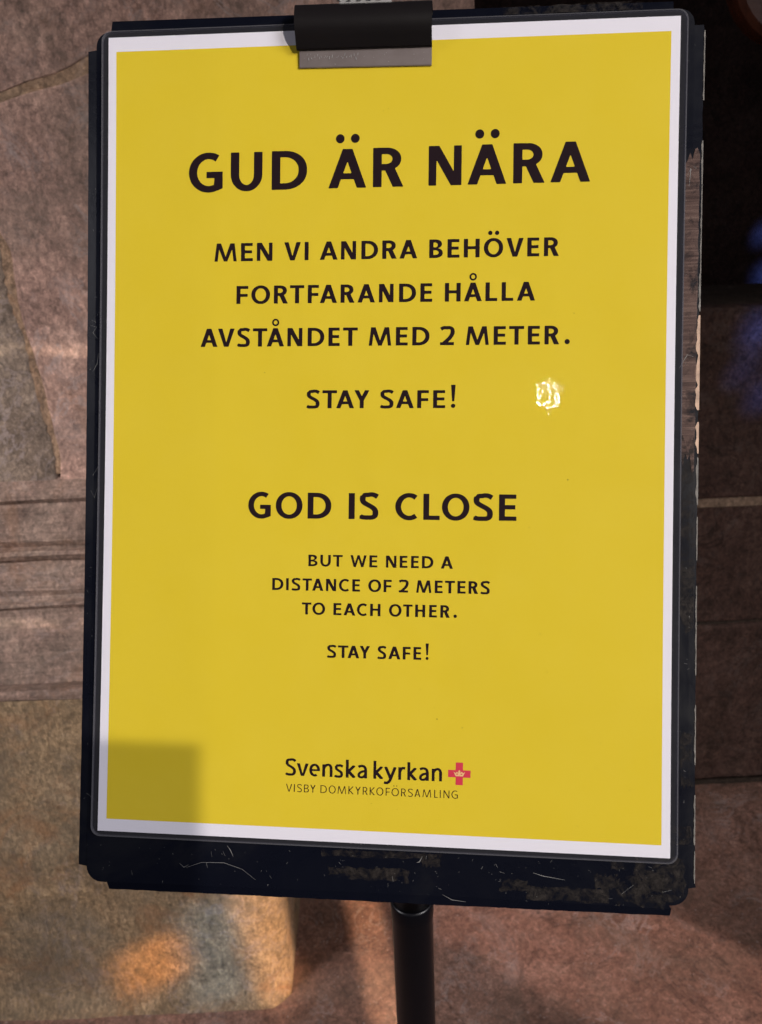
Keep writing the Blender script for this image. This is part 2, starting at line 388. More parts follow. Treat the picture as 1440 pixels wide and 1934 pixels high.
ms = empty('music_stand', (0.03, 0.43, 0)); tag(ms, 'dark navy music stand with worn flat desk on a black pole, holding the yellow sign', 'music stand')
def sheet(name, outline, h0, h1, mat, parent, step=12.0, hf=None):
    """flat plate on the desk: outline in mm, bends with the desk"""
    pts = []
    for i, (a, b) in enumerate(outline):
        c, d = outline[(i + 1) % len(outline)]; L = math.hypot(c - a, d - b); k = max(1, int(L / step))
        for j in range(k): pts.append((a + (c - a) * j / k, b + (d - b) * j / k))
    # slice horizontally so the faces follow the bow
    lo = min(p[1] for p in pts); hi = max(p[1] for p in pts)
    bm = bmesh.new(); f = bm.faces.new([bm.verts.new((p[0], p[1], 0)) for p in pts])
    if f.normal.z < 0: f.normal_flip()
    bm.normal_update()
    v = lo + step
    while v < hi - step * .3:
        bmesh.ops.bisect_plane(bm, geom=bm.verts[:] + bm.edges[:] + bm.faces[:], plane_co=(0, v, 0), plane_no=(0, 1, 0)); v += step
    fs_ = bm.faces[:]
    for f in fs_: f.normal_update()
    if h1 is not None and abs(h1 - h0) > 1e-6:
        r = bmesh.ops.extrude_face_region(bm, geom=fs_)
        for g in r['geom']:
            if isinstance(g, bmesh.types.BMVert): g.co.z = h1 - h0
    for vtx in bm.verts:
        u, v, z = vtx.co; vtx.co = PL(u, v, h0 + z + (hf(u, v) if hf else 0))
    bmesh.ops.recalc_face_normals(bm, faces=bm.faces)
    if not (h1 is not None and abs(h1 - h0) > 1e-6) and sum(f.normal.dot(EN) for f in bm.faces) < 0:
        bmesh.ops.reverse_faces(bm, faces=bm.faces)      # an open sheet faces the reader
    me = bpy.data.meshes.new(name); bm.to_mesh(me); bm.free()
    return link(name, me, mat, parent)
def arc(cx, cy, r, a0, a1, n=6):
    return [(cx + r * math.cos(math.radians(a0 + (a1 - a0) * i / n)), cy + r * math.sin(math.radians(a0 + (a1 - a0) * i / n))) for i in range(n + 1)]
body = arc(148.6, 208.6, 7.2, 0, 90) + arc(-148.8, 208.2, 7.2, 90, 180) + arc(-146.5, -230.5, 8.5, 180, 270) + arc(149.6, -227.0, 8.4, 270, 352)
desk = sheet('desk', body, -2.0, -3.4, M_navy, ms)
def bend(sgn, axis, edge):
    return lambda u, v: -max(0, ((u if axis == 0 else v) * sgn - edge)) * (.03 if (axis, sgn) == (0, 1) else .2)
rj = random.Random(5)
def jag(a, b, n, amp):
    return [(a[0] + (b[0] - a[0]) * i / n + (rj.uniform(-amp, amp) if abs(b[1] - a[1]) > abs(b[0] - a[0]) else 0),
             a[1] + (b[1] - a[1]) * i / n + (rj.uniform(-amp, amp) if abs(b[1] - a[1]) < abs(b[0] - a[0]) else 0)) for i in range(n + 1)]
sheet('flange', [(-155.0, 206.4), (-161.2, 206.2)] + jag((-161.2, 205), (-159.8, -229), 60, .08) + [(-159.6, -230.8), (-154.6, -231.2)], -2.3, -3.6, M_navy, desk, 7, bend(-1, 0, 156.5))
sheet('flange', [(155.0, 207.6), (160.4, 207.8)] + jag((160.6, 206), (161.2, -224), 90, .22) + [(161.8, -226), (157.4, -226.8), (155.0, -226)], -2.3, -3.6, M_navy, desk, 5, bend(1, 0, 156.5))
sheet('flange', [(-148.2, 215.0), (-147.8, 221.7), (145.4, 220.2), (145.4, 215.2)], -2.3, -3.6, M_navy, desk, 12, bend(1, 1, 217))
sheet('flange', [(-144, -238.0), (-142.6, -243.0)] + jag((-140, -243.0), (147, -240.9), 90, .18) + [(149.2, -240.7), (149.7, -237.2), (148, -234.5), (-144, -238.0)][:3], -2.3, -3.6, M_navy, desk, 12, bend(-1, 1, 238.5))
# worn edges, tape residue, scratches, and a reflection painted on the right strip
def strip(name, path, w, h, mat, parent):
    vs = []; fs = []
    for i, p in enumerate(path):
        a = path[max(0, i - 1)]; b = path[min(len(path) - 1, i + 1)]
        dx, dy = b[0] - a[0], b[1] - a[1]; L = math.hypot(dx, dy) or 1; nx_, ny_ = -dy / L, dx / L
        ww = w * (0.25 + rj.random() * 1.0) * (0.3 if i in (0, len(path) - 1) else 1) / 2
        vs += [PL(p[0] + nx_ * ww, p[1] + ny_ * ww, h), PL(p[0] - nx_ * ww, p[1] - ny_ * ww, h)]
    for i in range(len(path) - 1): fs.append((2 * i, 2 * i + 1, 2 * i + 3, 2 * i + 2))
    me = mesh(name, vs, fs); return link(name, me, mat, parent)
hb = -1.95
def chipedge(v0, v1, w):
    n = max(3, int(abs(v1 - v0) / 2.5)); o = []
    for i in range(n + 1):
        v = v0 + (v1 - v0) * i / n; o.append((160.9 - w * (.2 + rj.random()) * (.4 if i in (0, n) else 1), v))
    o += [(161.25, v1), (161.25, v0)]
    return sheet('edge_chip', o, -2.2, None, M_chip if 5 < (v0 + v1) / 2 < 50 or w > 1 else M_dull, desk, 50)
for v0, v1, w in ((205, 170, .35), (150, 128, .5), (128, 84, .35), (84, 64, .8), (62, 14, 1.9), (8, -8, 1.3), (-10, -34, .9), (-40, -62, .4), (-75, -120, .35), (-135, -165, .5), (-180, -205, .5), (-208, -224, .4)):
    chipedge(v0, v1, w)
sheet('painted_reflection', jag((152.4, 140), (159.7, 146), 6, 4) + jag((159.7, 140), (159.3, -4), 40, .25) + jag((159, -14), (152.4, -8), 6, 5), -1.93, None, M_refl, desk, 8)  # brownish reflection along the right strip, put in as colour
sheet('residue_and_reflection', [(152.2, 5), (156, -8), (158.8, 1), (160, -60), (159.8, -96), (156, -100), (152.4, -88)], -1.92, None, M_res, desk, 8)  # grey lower end of the painted reflection, in the residue material
def jagrect(u0, u1, v0, v1, a=1.2):
    return jag((u0, v0), (u1, v0), 12, a) + jag((u1, v0), (u1, v1), 5, a * .6) + jag((u1, v1), (u0, v1), 12, a) + jag((u0, v1), (u0, v0), 5, a * .6)
for p in ((-24, 17, -229, -224.5, 1.0), (-14, 17.5, -230.6, -224.4, .8), (78, 119, -236.0, -228.8, .7), (64, 78, -232.4, -226.2, 1.0), (112, 124, -229, -222, 1.2),
          (122, 146, -236, -221, 2.0), (132, 156, -232, -213, 2.2), (150, 159.5, -205, -196, .8), (154, 159.8, -176, -150, 1.4), (-28, 36, -219, -215.6, .9), (24, 34, -222, -216, 1.2), (120, 128, -219, -214.6, .6)):
    sheet('residue_and_reflection', jagrect(*p[:4], p[4]), -1.9 + .02 * rj.random(), None, M_res, desk, 30)
sheet('residue_and_reflection', jagrect(60, 130, 216.2, 220.4, .6), -1.6, None, M_res, desk, 30)
def scratches():
    vs = []; fs = []
    rs = random.Random(21)
    def add(path, w):
        b0 = len(vs)
        for i, p in enumerate(path):
            a = path[max(0, i - 1)]; b = path[min(len(path) - 1, i + 1)]
            dx, dy = b[0] - a[0], b[1] - a[1]; L = math.hypot(dx, dy) or 1; ww = w * (1 - abs(2 * i / (len(path) - 1) - 1) * .7) / 2
            vs.extend([PL(p[0] - dy / L * ww, p[1] + dx / L * ww, -1.86), PL(p[0] + dy / L * ww, p[1] - dx / L * ww, -1.86)])
        for i in range(len(path) - 1): k = b0 + 2 * i; fs.append((k, k + 1, k + 3, k + 2))
    # the ones seen in the photograph
    for pth, w in (([(-78.5, -216.5), (-76.5, -219), (-75, -222.3)], .5), ([(-87, -220), (-86.5, -223)], .35), ([(-80.5, -219.5), (-79.5, -222)], .35),
                   ([(-100, -229), (-92, -226), (-80, -225.6), (-70, -228.5), (-63, -233.5)], .3), ([(-156, -192.5), (-151.5, -195.5)], .4), ([(-89.4, -226), (-88.8, -228.6)], .6),
                   ([(-104, -227), (-101.5, -229), (-99, -227.6)], .3), ([(-130, -232), (-129.5, -234.5)], .35), ([(24.5, -217), (23, -220), (21.5, -220.5)], .6), ([(9, -228), (9.6, -230.8)], .5),
                   ([(35, -236), (40, -238.4), (47, -239)], .4), ([(81, -222.6), (86, -224), (97, -225.4)], .45), ([(125, -231), (131, -226.2)], .5), ([(62, -219), (63, -221)], .5),
                   ([(64, -223), (66.5, -223.6)], .5), ([(145, -229), (150, -227.6)], .5), ([(151, 35), (155, 42), (158, 41)], .4), ([(153.5, 132), (155.3, 136), (154.6, 127)], .5),
                   ([(-158, 62), (-155, 60.5)], .3), ([(-158.5, 59), (-155, 58), (-157, 55), (-154.6, 52)], .3), ([(-157, 34), (-154.5, 38), (-153.8, 44)], .3),
                   ([(-156, -22), (-153, -17)], .5), ([(-157, -30), (-155, -34), (-153.5, -29)], .3)):
        add(pth, w * .7)
    for _ in range(150):
        side = rs.random()
        if side < .62: u, v = rs.uniform(-150, 155), rs.uniform(-238, -216.5)
        elif side < .85: u, v = rs.uniform(152.6, 158), rs.uniform(-220, 200)
        else: u, v = rs.uniform(-158, -153.2), rs.uniform(-228, 200)
        a = rs.uniform(0, 6.3); L = rs.choice((.35, .5, .5, .9, 1.6)); add([(u, v), (u + math.cos(a) * L, v + math.sin(a) * L)], rs.uniform(.12, .4))
    o = link('scratch_marks', mesh('scratch_marks', vs, fs), M_scr, desk); o['kind'] = 'stuff'
scratches()
# pole: vertical, from the floor to behind the desk
pb = on_wall(784, 1934, .437); pt = on_wall(778.6, 1706, .437)
px_, py_ = pt.x, .437
zl = on_wall(778.6, 1728, .437 - .0148).z
rev('pole', [(.0146, 0), (.0146, .985), (.0150, .987), (.0152, .998), (.0147, 1), (.0140, 1)], (px_, py_, .03), (px_, py_, zl), 64, True, M_pole, ms)
rev('collar', [(.0139, 0), (.0139, 1)], (px_, py_, zl - .02), (px_, py_, zl + .15), 64, True, M_pole, ms)
box('desk_bracket', px_ - .02, px_ + .02, py_ - .004, py_ + .03, pt.z + .085, pt.z + .14, M_pole, ms)
for k in range(3):
    a = math.radians(90 + 120 * k + 25); r0 = .01
    vs = []; fs = []
    p0 = Vector((px_ + r0 * math.cos(a), py_ + r0 * math.sin(a), .16)); p1 = Vector((px_ + .27 * math.cos(a), py_ + .27 * math.sin(a), .010))
    rev('leg', [(.007, 0), (.0075, .5), (.009, .97), (.006, 1)], p0, p1, 20, True, M_pole, ms)

# ------------------------------------------------------------------ laminated sign
M_paper = plain('white_paper', (0.77, 0.76, 0.86), .6, bump=.02, bscale=900)
M_yel, t_, b_, o_ = nt('yellow_print')
t_.links.new(mixc(t_, ramp(t_, noi(t_, coords(t_), 30, 6, .7), [(.35, 0.0), (.65, .22)]), (0.70, 0.535, 0.026), (0.75, 0.59, 0.055)), b_.inputs['Base Color']); b_.inputs['Specular IOR Level'].default_value = .1; b_.inputs['Roughness'].default_value = .6
bp_ = node(t_, 'ShaderNodeBump', Strength=.3, Distance=.006); t_.links.new(noi(t_, coords(t_), 8, 3, .5, .5), bp_.inputs['Height']); t_.links.new(bp_.outputs[0], b_.inputs['Normal'])
M_ink = plain('black_print', (0.014, 0.006, 0.009), .6, spec=.05)
M_brn = plain('brown_print', (0.050, 0.026, 0.010), .6, spec=.05)
M_red = plain('red_print', (0.62, 0.030, 0.065), .5)
M_pink = plain('pale_print', (0.80, 0.50, 0.22), .5)
def film_mat(name, haze, tint):
    m, t, b, out = nt(name); t.nodes.remove(b)
    gl = node(t, 'ShaderNodeBsdfGlossy', Roughness=.016); tr = node(t, 'ShaderNodeBsdfTransparent'); tr.inputs[0].default_value = (*tint, 1)
    df = node(t, 'ShaderNodeBsdfDiffuse'); df.inputs[0].default_value = (.5, .5, .55, 1)
    m1 = node(t, 'ShaderNodeMixShader'); m1.inputs[0].default_value = haze
    t.links.new(tr.outputs[0], m1.inputs[1]); t.links.new(df.outputs[0], m1.inputs[2])
    lw = node(t, 'ShaderNodeLayerWeight', Blend=.5); fr = math_(t, 'ADD', math_(t, 'MULTIPLY', math_(t, 'POWER', lw.outputs['Facing'], 5.0), .92), .04); m2 = node(t, 'ShaderNodeMixShader')
    t.links.new(fr, m2.inputs[0]); t.links.new(m1.outputs[0], m2.inputs[1]); t.links.new(gl.outputs[0], m2.inputs[2])
    v = coords(t); vo = node(t, 'ShaderNodeTexVoronoi', Scale=620.0); t.links.new(v, vo.inputs['Vector']); h = mixc(t, .6, noi(t, v, 130, 3, .6, .8), vo.outputs['Distance'])
    bp = node(t, 'ShaderNodeBump', Strength=.024, Distance=.001); t.links.new(h, bp.inputs['Height'])
    t.links.new(bp.outputs[0], gl.inputs['Normal']); t.links.new(m2.outputs[0], out.inputs['Surface']); return m
M_film = film_mat('laminate_film', .004, (.99, .99, .99)); M_fedge = film_mat('laminate_edge', .12, (.8, .8, .85)); M_fmid = film_mat('laminate_seam', .02, (.9, .9, .92))
sg = empty('laminated_sign', PL(0, -213, -.6)); tag(sg, 'yellow laminated sign with black lettering clipped on the music stand', 'sign')
def rrect(u0, u1, v0, v1, r, n=5):
    return arc(u1 - r, v1 - r, r, 0, 90, n) + arc(u0 + r, v1 - r, r, 90, 180, n) + arc(u0 + r, v0 + r, r, 180, 270, n) + arc(u1 - r, v0 + r, r, 270, 360, n)
fo = rrect(-152.2, 152.2, -214.0, 214.6, 5)
sheet('backing_film', fo, -.55, -.35, M_fmid, sg)
paper = sheet('paper', [(-148.5, -211.3), (148.5, -211.3), (148.5, 211.3), (-148.5, 211.3)], -.30, -.05, M_paper, sg)
sheet('yellow_panel', [(-143.8, -204.8), (144.2, -205.0), (144.0, 203.9), (-144.2, 203.7)], 0.0, None, M_yel, paper)
sheet('front_film', fo, .30, None, M_film, sg)
def ring(name, outer, w, h0, h1, mat, parent):
    n = len(outer); cu = sum(p[0] for p in outer) / n; cv = sum(p[1] for p in outer) / n
    def ins(p, d): return (p[0] - math.copysign(d, p[0] - cu) , p[1] - math.copysign(d, p[1] - cv))
    P0 = []
    for i in range(n):
        a, b = outer[i], outer[(i + 1) % n]; k = max(1, int(math.hypot(b[0] - a[0], b[1] - a[1]) / 12))
        for j in range(k): P0.append((a[0] + (b[0] - a[0]) * j / k, a[1] + (b[1] - a[1]) * j / k))
    cx = 1 - w / 152.2; cy = 1 - w / 214.3
    P1 = [(p[0] * cx, (p[1] - .3) * cy + .3) for p in P0]
    n = len(P0); vs = [PL(*p, h0) for p in P0] + [PL(*p, h1) for p in P0] + [PL(*p, h1) for p in P1] + [PL(*p, h0) for p in P1]
    fs = []
    for r in range(4):
        for k in range(n):
            s = (r + 1) % 4; fs.append((r * n + k, r * n + (k + 1) % n, s * n + (k + 1) % n, s * n + k))
    me = mesh(name, vs, fs); bm = bmesh.new(); bm.from_mesh(me); bmesh.ops.recalc_face_normals(bm, faces=bm.faces); bm.to_mesh(me); bm.free()
    return link(name, me, mat, parent)
ring('film_edge', fo, .55, -.9, .42, M_fedge, sg)

# ------------------------------------------------------------------ lettering: every character drawn from its own strokes
def rect(x0, y0, x1, y1): return [(x0, y0), (x1, y0), (x1, y1), (x0, y1)]
def ell(cx, cy, rx, ry, n=44, e=2.0):
    o = []
    for k in range(n):
        a = 2 * math.pi * k / n; c, s_ = math.cos(a), math.sin(a)
        o.append((cx + rx * math.copysign(abs(c) ** (2 / e), c), cy + ry * math.copysign(abs(s_) ** (2 / e), s_)))
    return o
def hell(*a): return [p for p in ell(*a) if p[0] >= a[0] - 1e-4]
def bez(p0, p1, p2, p3, n=14):
    o = []
    for i in range(n + 1):
        t = i / n; a = (1 - t) ** 3; b = 3 * t * (1 - t) ** 2; c = 3 * t * t * (1 - t); d = t ** 3
        o.append((a * p0[0] + b * p1[0] + c * p2[0] + d * p3[0], a * p0[1] + b * p1[1] + c * p2[1] + d * p3[1]))
    return o
def path(pts, s, t):
    """quads along a centre line; vertical runs s wide, horizontal runs t wide"""
    L = []; n = len(pts)
    for i in range(n):
        a = pts[max(0, i - 1)]; b = pts[min(n - 1, i + 1)]; dx, dy = b[0] - a[0], b[1] - a[1]; l = math.hypot(dx, dy) or 1
        dx /= l; dy /= l; w = (t + (s - t) * dy * dy) / 2
        L.append(((pts[i][0] - dy * w, pts[i][1] + dx * w), (pts[i][0] + dy * w, pts[i][1] - dx * w)))
    return [[L[i][1], L[i + 1][1], L[i + 1][0], L[i][0]] for i in range(n - 1)]
def earc(cx, cy, rx, ry, a0, a1, n=30):
    return [(cx + rx * math.cos(math.radians(a0 + (a1 - a0) * i / n)), cy + ry * math.sin(math.radians(a0 + (a1 - a0) * i / n))) for i in range(n + 1)]
def glyph(c, w, s, t):
    P = lambda *q: [('+', x) for x in q]
    st = rect(0, 0, s, 1)
    if c == 'I': return P(rect(0, 0, w, 1))
    if c == 'E': return P(st, rect(0, 1 - t, w * .98, 1), rect(0, .515 - t / 2, w * .93, .515 + t / 2), rect(0, 0, w, t))
    if c == 'F': return P(st, rect(0, 1 - t, w, 1), rect(0, .475 - t / 2, w * .95, .475 + t / 2))
    if c == 'L': return P(st, rect(0, 0, w, t))
    if c == 'T': return P(rect(0, 1 - t, w, 1), rect(w / 2 - s / 2, 0, w / 2 + s / 2, 1))
    if c == 'H': return P(st, rect(w - s, 0, w, 1), rect(0, .52 - t / 2, w, .52 + t / 2))
    if c == 'U':
        r = min(.42, w / 2)
        return P(rect(0, r, w, 1), ell(w / 2, r, w / 2, r + .015)) + [('-', rect(s, r, w - s, 1.3)), ('-', ell(w / 2, r, w / 2 - s, r + .015 - t))]
    if c == 'D':
        cx = w * .36
        return P(rect(0, 0, cx, 1), hell(cx, .5, w - cx, .5, 60, 2.15)) + [('-', rect(s, t, max(cx, s + .02), 1 - t)), ('-', hell(cx, .5, w - cx - s, .5 - t, 60, 2.1))]
    if c == 'O': return P(ell(w / 2, .5, w / 2, .518, 60, 2.06)) + [('-', ell(w / 2, .5, w / 2 - s, .518 - t, 60, 2.03))]
    if c in 'CG':
        ro = w * (.60 if c == 'C' else .585); pts = earc(ro, .5, ro - s / 2, .518 - t / 2, 52 if c == 'C' else 56, 308 if c == 'C' else 292, 44)
        o = [('+', q) for q in path(pts, s, t * 1.06)]
        if c == 'G':
            o += P([(w - s - .03, -.004), (w - s * .5, .035), (w, .085), (w, .3), (w - s, .3)])
            o += P([(w - s, .06), (w, .085), (w, .52), (w - s, .52)], rect(w * .52, .52 - t, w, .52))
        return o
    if c in 'AÄÅ':
        a = s * .56; l = s * 1.08; k = w / 2 - a
        o = P([(0, 0), (w, 0), (w / 2 + a, 1), (w / 2 - a, 1)])
        X = lambda y: l + k * y
        yt = (w / 2 - l) / k
        b0, b1 = .225, .225 + t * .92
        o += [('-', [(X(-.2), -.2), (w - X(-.2), -.2), (w - X(b0), b0), (X(b0), b0)]), ('-', [(X(b1), b1), (w - X(b1), b1), (w / 2, yt)])]
        if c == 'Ä':
            d = w * .178 + .02
            o += P(ell(w / 2 - d, 1.262, .113, .117), ell(w / 2 + d, 1.262, .113, .117))
        if c == 'Å': o += P(ell(w / 2, 1.31, .20, .205)) + [('-', ell(w / 2, 1.31, .105, .11))]
        return o
    if c == 'Ö':
        rr = .115 if s > .13 else .07
        return glyph('O', w, s, t) + P(ell(w / 2 - .18, 1.29, rr, rr * 1.04), ell(w / 2 + .18, 1.29, rr, rr * 1.04))
    if c in 'Vv':
        hh = 1 if c == 'V' else .75; a = s * .55; l = s * 1.1
        return P([(w / 2 - a, 0), (w / 2 + a, 0), (w, hh), (0, hh)]) + [('-', [(w / 2, a * 1.9 * hh), (w - l, hh), (w - l + .02, hh + .3), (l - .02, hh + .3), (l, hh)])]
    if c == 'N':
        q = s * .88
        return P(rect(0, 0, q, 1), rect(w - q, 0, w, 1), [(0, 1), (w - s * 1.2, 0), (w, 0), (s * 1.2, 1)])
    if c == 'M':
        l = s * .80; x = .10 * w
        return P([(0, 0), (l, 0), (x + l, 1), (x, 1)], [(w - l, 0), (w, 0), (w - x, 1), (w - x - l, 1)],
                 [(x, 1), (w / 2 - s * .42, 0), (w / 2 + s * .42, 0), (x + s * 1.08, 1)], [(w - x, 1), (w - x - s * 1.08, 1), (w / 2 - s * .42, 0), (w / 2 + s * .42, 0)])
    if c == 'W':
        l = s * .95; a, b, m_ = w * .27, w * .73, w / 2
        return P([(0, 1), (a - l * .45, 0), (a + l * .45, 0), (l, 1)], [(a - l * .45, 0), (a + l * .45, 0), (m_ + l * .42, 1), (m_ - l * .42, 1)],
                 [(m_ - l * .42, 1), (m_ + l * .42, 1), (b + l * .45, 0), (b - l * .45, 0)], [(b - l * .45, 0), (b + l * .45, 0), (w, 1), (w - l, 1)])
    if c == 'B':
        cx = w * .42; rt1 = w * .93
        return P(rect(0, 0, cx, 1), hell(cx, .755, rt1 - cx, .245, 40, 2.2), hell(cx, .27, w - cx, .27, 40, 2.2), rect(0, 0, s, 1)) + \
            [('-', rect(s, .53 + t * .25, cx, 1 - t)), ('-', hell(cx, (.53 + t * .25 + 1 - t) / 2, rt1 - cx - s, (1 - t - .53 - t * .25) / 2, 40, 2.1)),
             ('-', rect(s, t, cx, .54 - t * .75)), ('-', hell(cx, (t + .54 - t * .75) / 2, w - cx - s, (.54 - t * 1.75) / 2, 40, 2.1))]
    if c == 'R':
        cx = w * .42; rt1 = w * .92; lo = .42
        return P(rect(0, lo, cx, 1), hell(cx, (1 + lo) / 2, rt1 - cx, (1 - lo) / 2, 44, 2.15)) + \
            [('-', rect(s, lo + t, cx, 1 - t)), ('-', hell(cx, (1 + lo) / 2, rt1 - cx - s, (1 - lo) / 2 - t, 40, 2.1))] + \
            P(st, [(w - s * 1.22, 0), (w, 0), (w * .50 + s * .55, lo + t * .9), (w * .50 - s * .55, lo + t * .6)])
    if c in 'Ss':
        k = 1 if c == 'S' else .75; o_ = .016; m_ = t / 2
        top = bez((w * .93, .87), (w * .70, 1.0), (s / 2 + .01, 1.07 - m_), (s / 2 + .02, .745), 12)
        top = bez((w * .94, .865), (w * .72, 1.0), (w * .50, 1.02 - m_ + .01), (w * .46, 1 + o_ - m_), 6)[:-1] + bez((w * .46, 1 + o_ - m_), (w * .2, 1 + o_ - m_), (s * .52, .92), (s * .52, .75), 9)
        mid = bez((s * .52, .75), (s * .52, .55), (w - s * .52, .52), (w - s * .52, .27), 14)[1:]
        bot = bez((w - s * .52, .27), (w - s * .52, .08), (w * .72, m_ - o_), (w * .47, m_ - o_), 9)[1:] + bez((w * .47, m_ - o_), (w * .30, m_ - o_), (w * .14, .06), (w * .05, .115), 6)[1:]
        pts = [(x, y * k) for x, y in top + mid + bot]
        return P(*path(pts, s * (1 if k == 1 else .95), t * 1.05)) + P(*[ell(x, y, t * .44, t * .44, 12) for x, y in pts[1:-1]])
    if c == 'Y': return P(rect(w / 2 - s / 2, 0, w / 2 + s / 2, .46), [(0, 1), (w / 2 - s / 2, .42), (w / 2 + s / 2, .40), (w / 2 + s * .1, .62), (s * 1.15, 1)], [(w, 1), (w - s * 1.12, 1), (w / 2 - s * .1, .62), (w / 2 - s / 2, .40), (w / 2 + s / 2, .42)])
    if c == 'K' or c == 'k':
        hh = 1.0 if c == 'K' else 1.08; xh = 1.0 if c == 'K' else .75; y0 = .50 * xh
        return P(rect(0, 0, s, hh), *path([(w - s * .55, xh + .0), (s * .9, y0)], s * .95, s * .95), *path([(s * .9, y0 + .02), (w - s * .5, 0.0)], s * 1.05, s * 1.05)) + [('-', rect(-.2, -.3, w + .3, 0)), ('-', rect(s, xh, w + .3, xh + .4))]
    if c == '2':
        pts = bez((w * .06, .86), (w * .25, .985), (w * .40, 1 - t / 2 + .016), (w * .50, 1 - t / 2 + .016), 6)[:-1] + bez((w * .50, 1 - t / 2 + .016), (w * .95, 1.0), (w * .98, .72), (w * .80, .50), 12)[:-1] + bez((w * .80, .50), (w * .66, .33), (w * .4, .2), (w * .17, .03), 8)
        return P(rect(0, 0, w, t), [(0, 0), (s, 0), (w * .36, t), (0, t * .8)], *path(pts, s, t * 1.1)) + P(*[ell(x, y, t * .45, t * .45, 12) for x, y in pts[1:-1]]) + [('-', rect(-.2, -.3, w + .3, 0))]
    if c == '.': return P(ell(w / 2, w / 2 + .005, w / 2, w / 2))
    if c == '!': return P(ell(w / 2, w * .44 + .01, w * .46, w * .46), [(w * .26, .38), (w * .74, .38), (w * .97, 1.30), (w * .03, 1.30)])
    x = .75
    if c == 'n' or c == 'r':
        if c == 'r': pts = bez((s / 2, x - .30), (s * .7, x - .10), (w * .55, x + .0), (w * .98, x - t * .45), 10); return P(rect(0, 0, s, x), *path(pts, s, t * 1.15))
        pts = bez((s * .6, x - .22), (w * .32, x + .02), (w - s / 2, x + .08), (w - s / 2, x - .28), 14)
        return P(rect(0, 0, s, x - .005), rect(w - s, 0, w, x - .27), *path(pts, s, t * 1.05)) + P(*[ell(a, b, t * .45, t * .45, 10) for a, b in pts[1:-1]])
    if c == 'e':
        pts = earc(w / 2, x / 2, w / 2 - s / 2, x / 2 + .012 - t / 2, 0, 302, 40)
        return P(*path(pts, s, t * 1.02)) + P(rect(s * .7, x / 2 - t * .40, w - s * .05, x / 2 + t * .40))
    if c == 'a':
        hook = bez((w * .12, x * .90), (w * .40, x + .03), (w - s / 2, x + .03), (w - s / 2, x * .62), 12)
        bowl = bez((w - s * .6, x * .56), (w * .1, x * .58), (s * .1, x * .10), (w * .34, t / 2 - .012), 12)[0:] + bez((w * .34, t / 2 - .012), (w * .6, t / 2 - .03), (w - s, x * .16), (w - s * .6, x * .28), 8)[1:]
        return P(rect(w - s, 0, w, x * .64), *path(hook, s, t * 1.05), *path(bowl, s * .95, t)) + P(*[ell(a, b, t * .44, t * .44, 10) for a, b in bowl[1:-1] + hook[1:-1]])
    if c == 'y':
        pts = [(w - s * .5, x), (w * .55, .08)] + bez((w * .55, .08), (w * .44, -.20), (w * .25, -.26), (w * .02, -.20), 10)[1:]
        return P(*path([(s * .5, x), (w * .55, .02)], s * 1.02, s), *path(pts, s, t * 1.15)) + P(*[ell(a, b, t * .5, t * .5, 10) for a, b in pts[1:-1]]) + [('-', rect(-.2, x, w + .3, x + .4))]
    return P(rect(0, 0, w, 1))
def contours(ops, w, N=46):
    x0, y0, x1, y1 = -.12, -.34, w + .12, 1.62
    g = 1.0 / N; nx = int((x1 - x0) / g) + 2; ny = int((y1 - y0) / g) + 2
    X, Y = np.meshgrid(x0 + g * np.arange(nx), y0 + g * np.arange(ny), indexing='ij')
    D = np.full(X.shape, 9.0)
    for sgn, poly in ops:
        A = np.array(poly, float)
        if len(A) < 3: continue
        B = np.roll(A, -1, 0); area2 = np.sum(A[:, 0] * B[:, 1] - B[:, 0] * A[:, 1])
        if area2 < 0: A = A[::-1]; B = np.roll(A, -1, 0)
        E = B - A; L = np.hypot(E[:, 0], E[:, 1]); ok = L > 1e-7; A, E, L = A[ok], E[ok], L[ok]
        d = np.full(X.shape, -9.0)
        for (ax, ay), (ex, ey), l in zip(A, E, L): d = np.maximum(d, ((X - ax) * ey - (Y - ay) * ex) / l)
        D = np.minimum(D, d) if sgn == '+' else np.maximum(D, -d)
    D = D + 1e-7
    seg = {}
    def pt(k):
        i, j, h = k; i2, j2 = (i + 1, j) if h == 0 else (i, j + 1); a, b = D[i, j], D[i2, j2]; f = a / (a - b)
        return (X[i, j] + (X[i2, j2] - X[i, j]) * f, Y[i, j] + (Y[i2, j2] - Y[i, j]) * f)
    S = D < 0; idx = S[:-1, :-1].astype(int) + S[1:, :-1] * 2 + S[1:, 1:] * 4 + S[:-1, 1:] * 8
    for i, j in zip(*np.nonzero((idx > 0) & (idx < 15))):
        i = int(i); j = int(j)
        e = {'b': (i, j, 0), 'r': (i + 1, j, 1), 't': (i, j + 1, 0), 'l': (i, j, 1)}
        T = {1: ['lb'], 2: ['br'], 3: ['lr'], 4: ['rt'], 5: ['lt', 'rb'], 6: ['bt'], 7: ['lt'], 8: ['tl'], 9: ['tb'], 10: ['bl', 'tr'], 11: ['tr'], 12: ['rl'], 13: ['rb'], 14: ['bl']}[int(idx[i, j])]
        for q in T: seg[e[q[0]]] = e[q[1]]
    loops = []
    while seg:
        k0, k = seg.popitem(); lp = [pt(k0)]
        while k != k0 and k in seg: lp.append(pt(k)); k = seg.pop(k)
        if len(lp) < 6: continue
        out = [lp[0]]; skip = []; n = len(lp)
        for q in range(1, n):                 # drop points that lie on a straight run
            a, c = out[-1], lp[(q + 1) % n]; skip.append(lp[q]); l = math.hypot(c[0] - a[0], c[1] - a[1]) or 1e-9
            if max(abs((p[0] - a[0]) * (c[1] - a[1]) - (p[1] - a[1]) * (c[0] - a[0])) for p in skip) / l > 0.0014:
                out.append(lp[q]); skip = []
        if len(out) > 2: loops.append(out)
    return loops
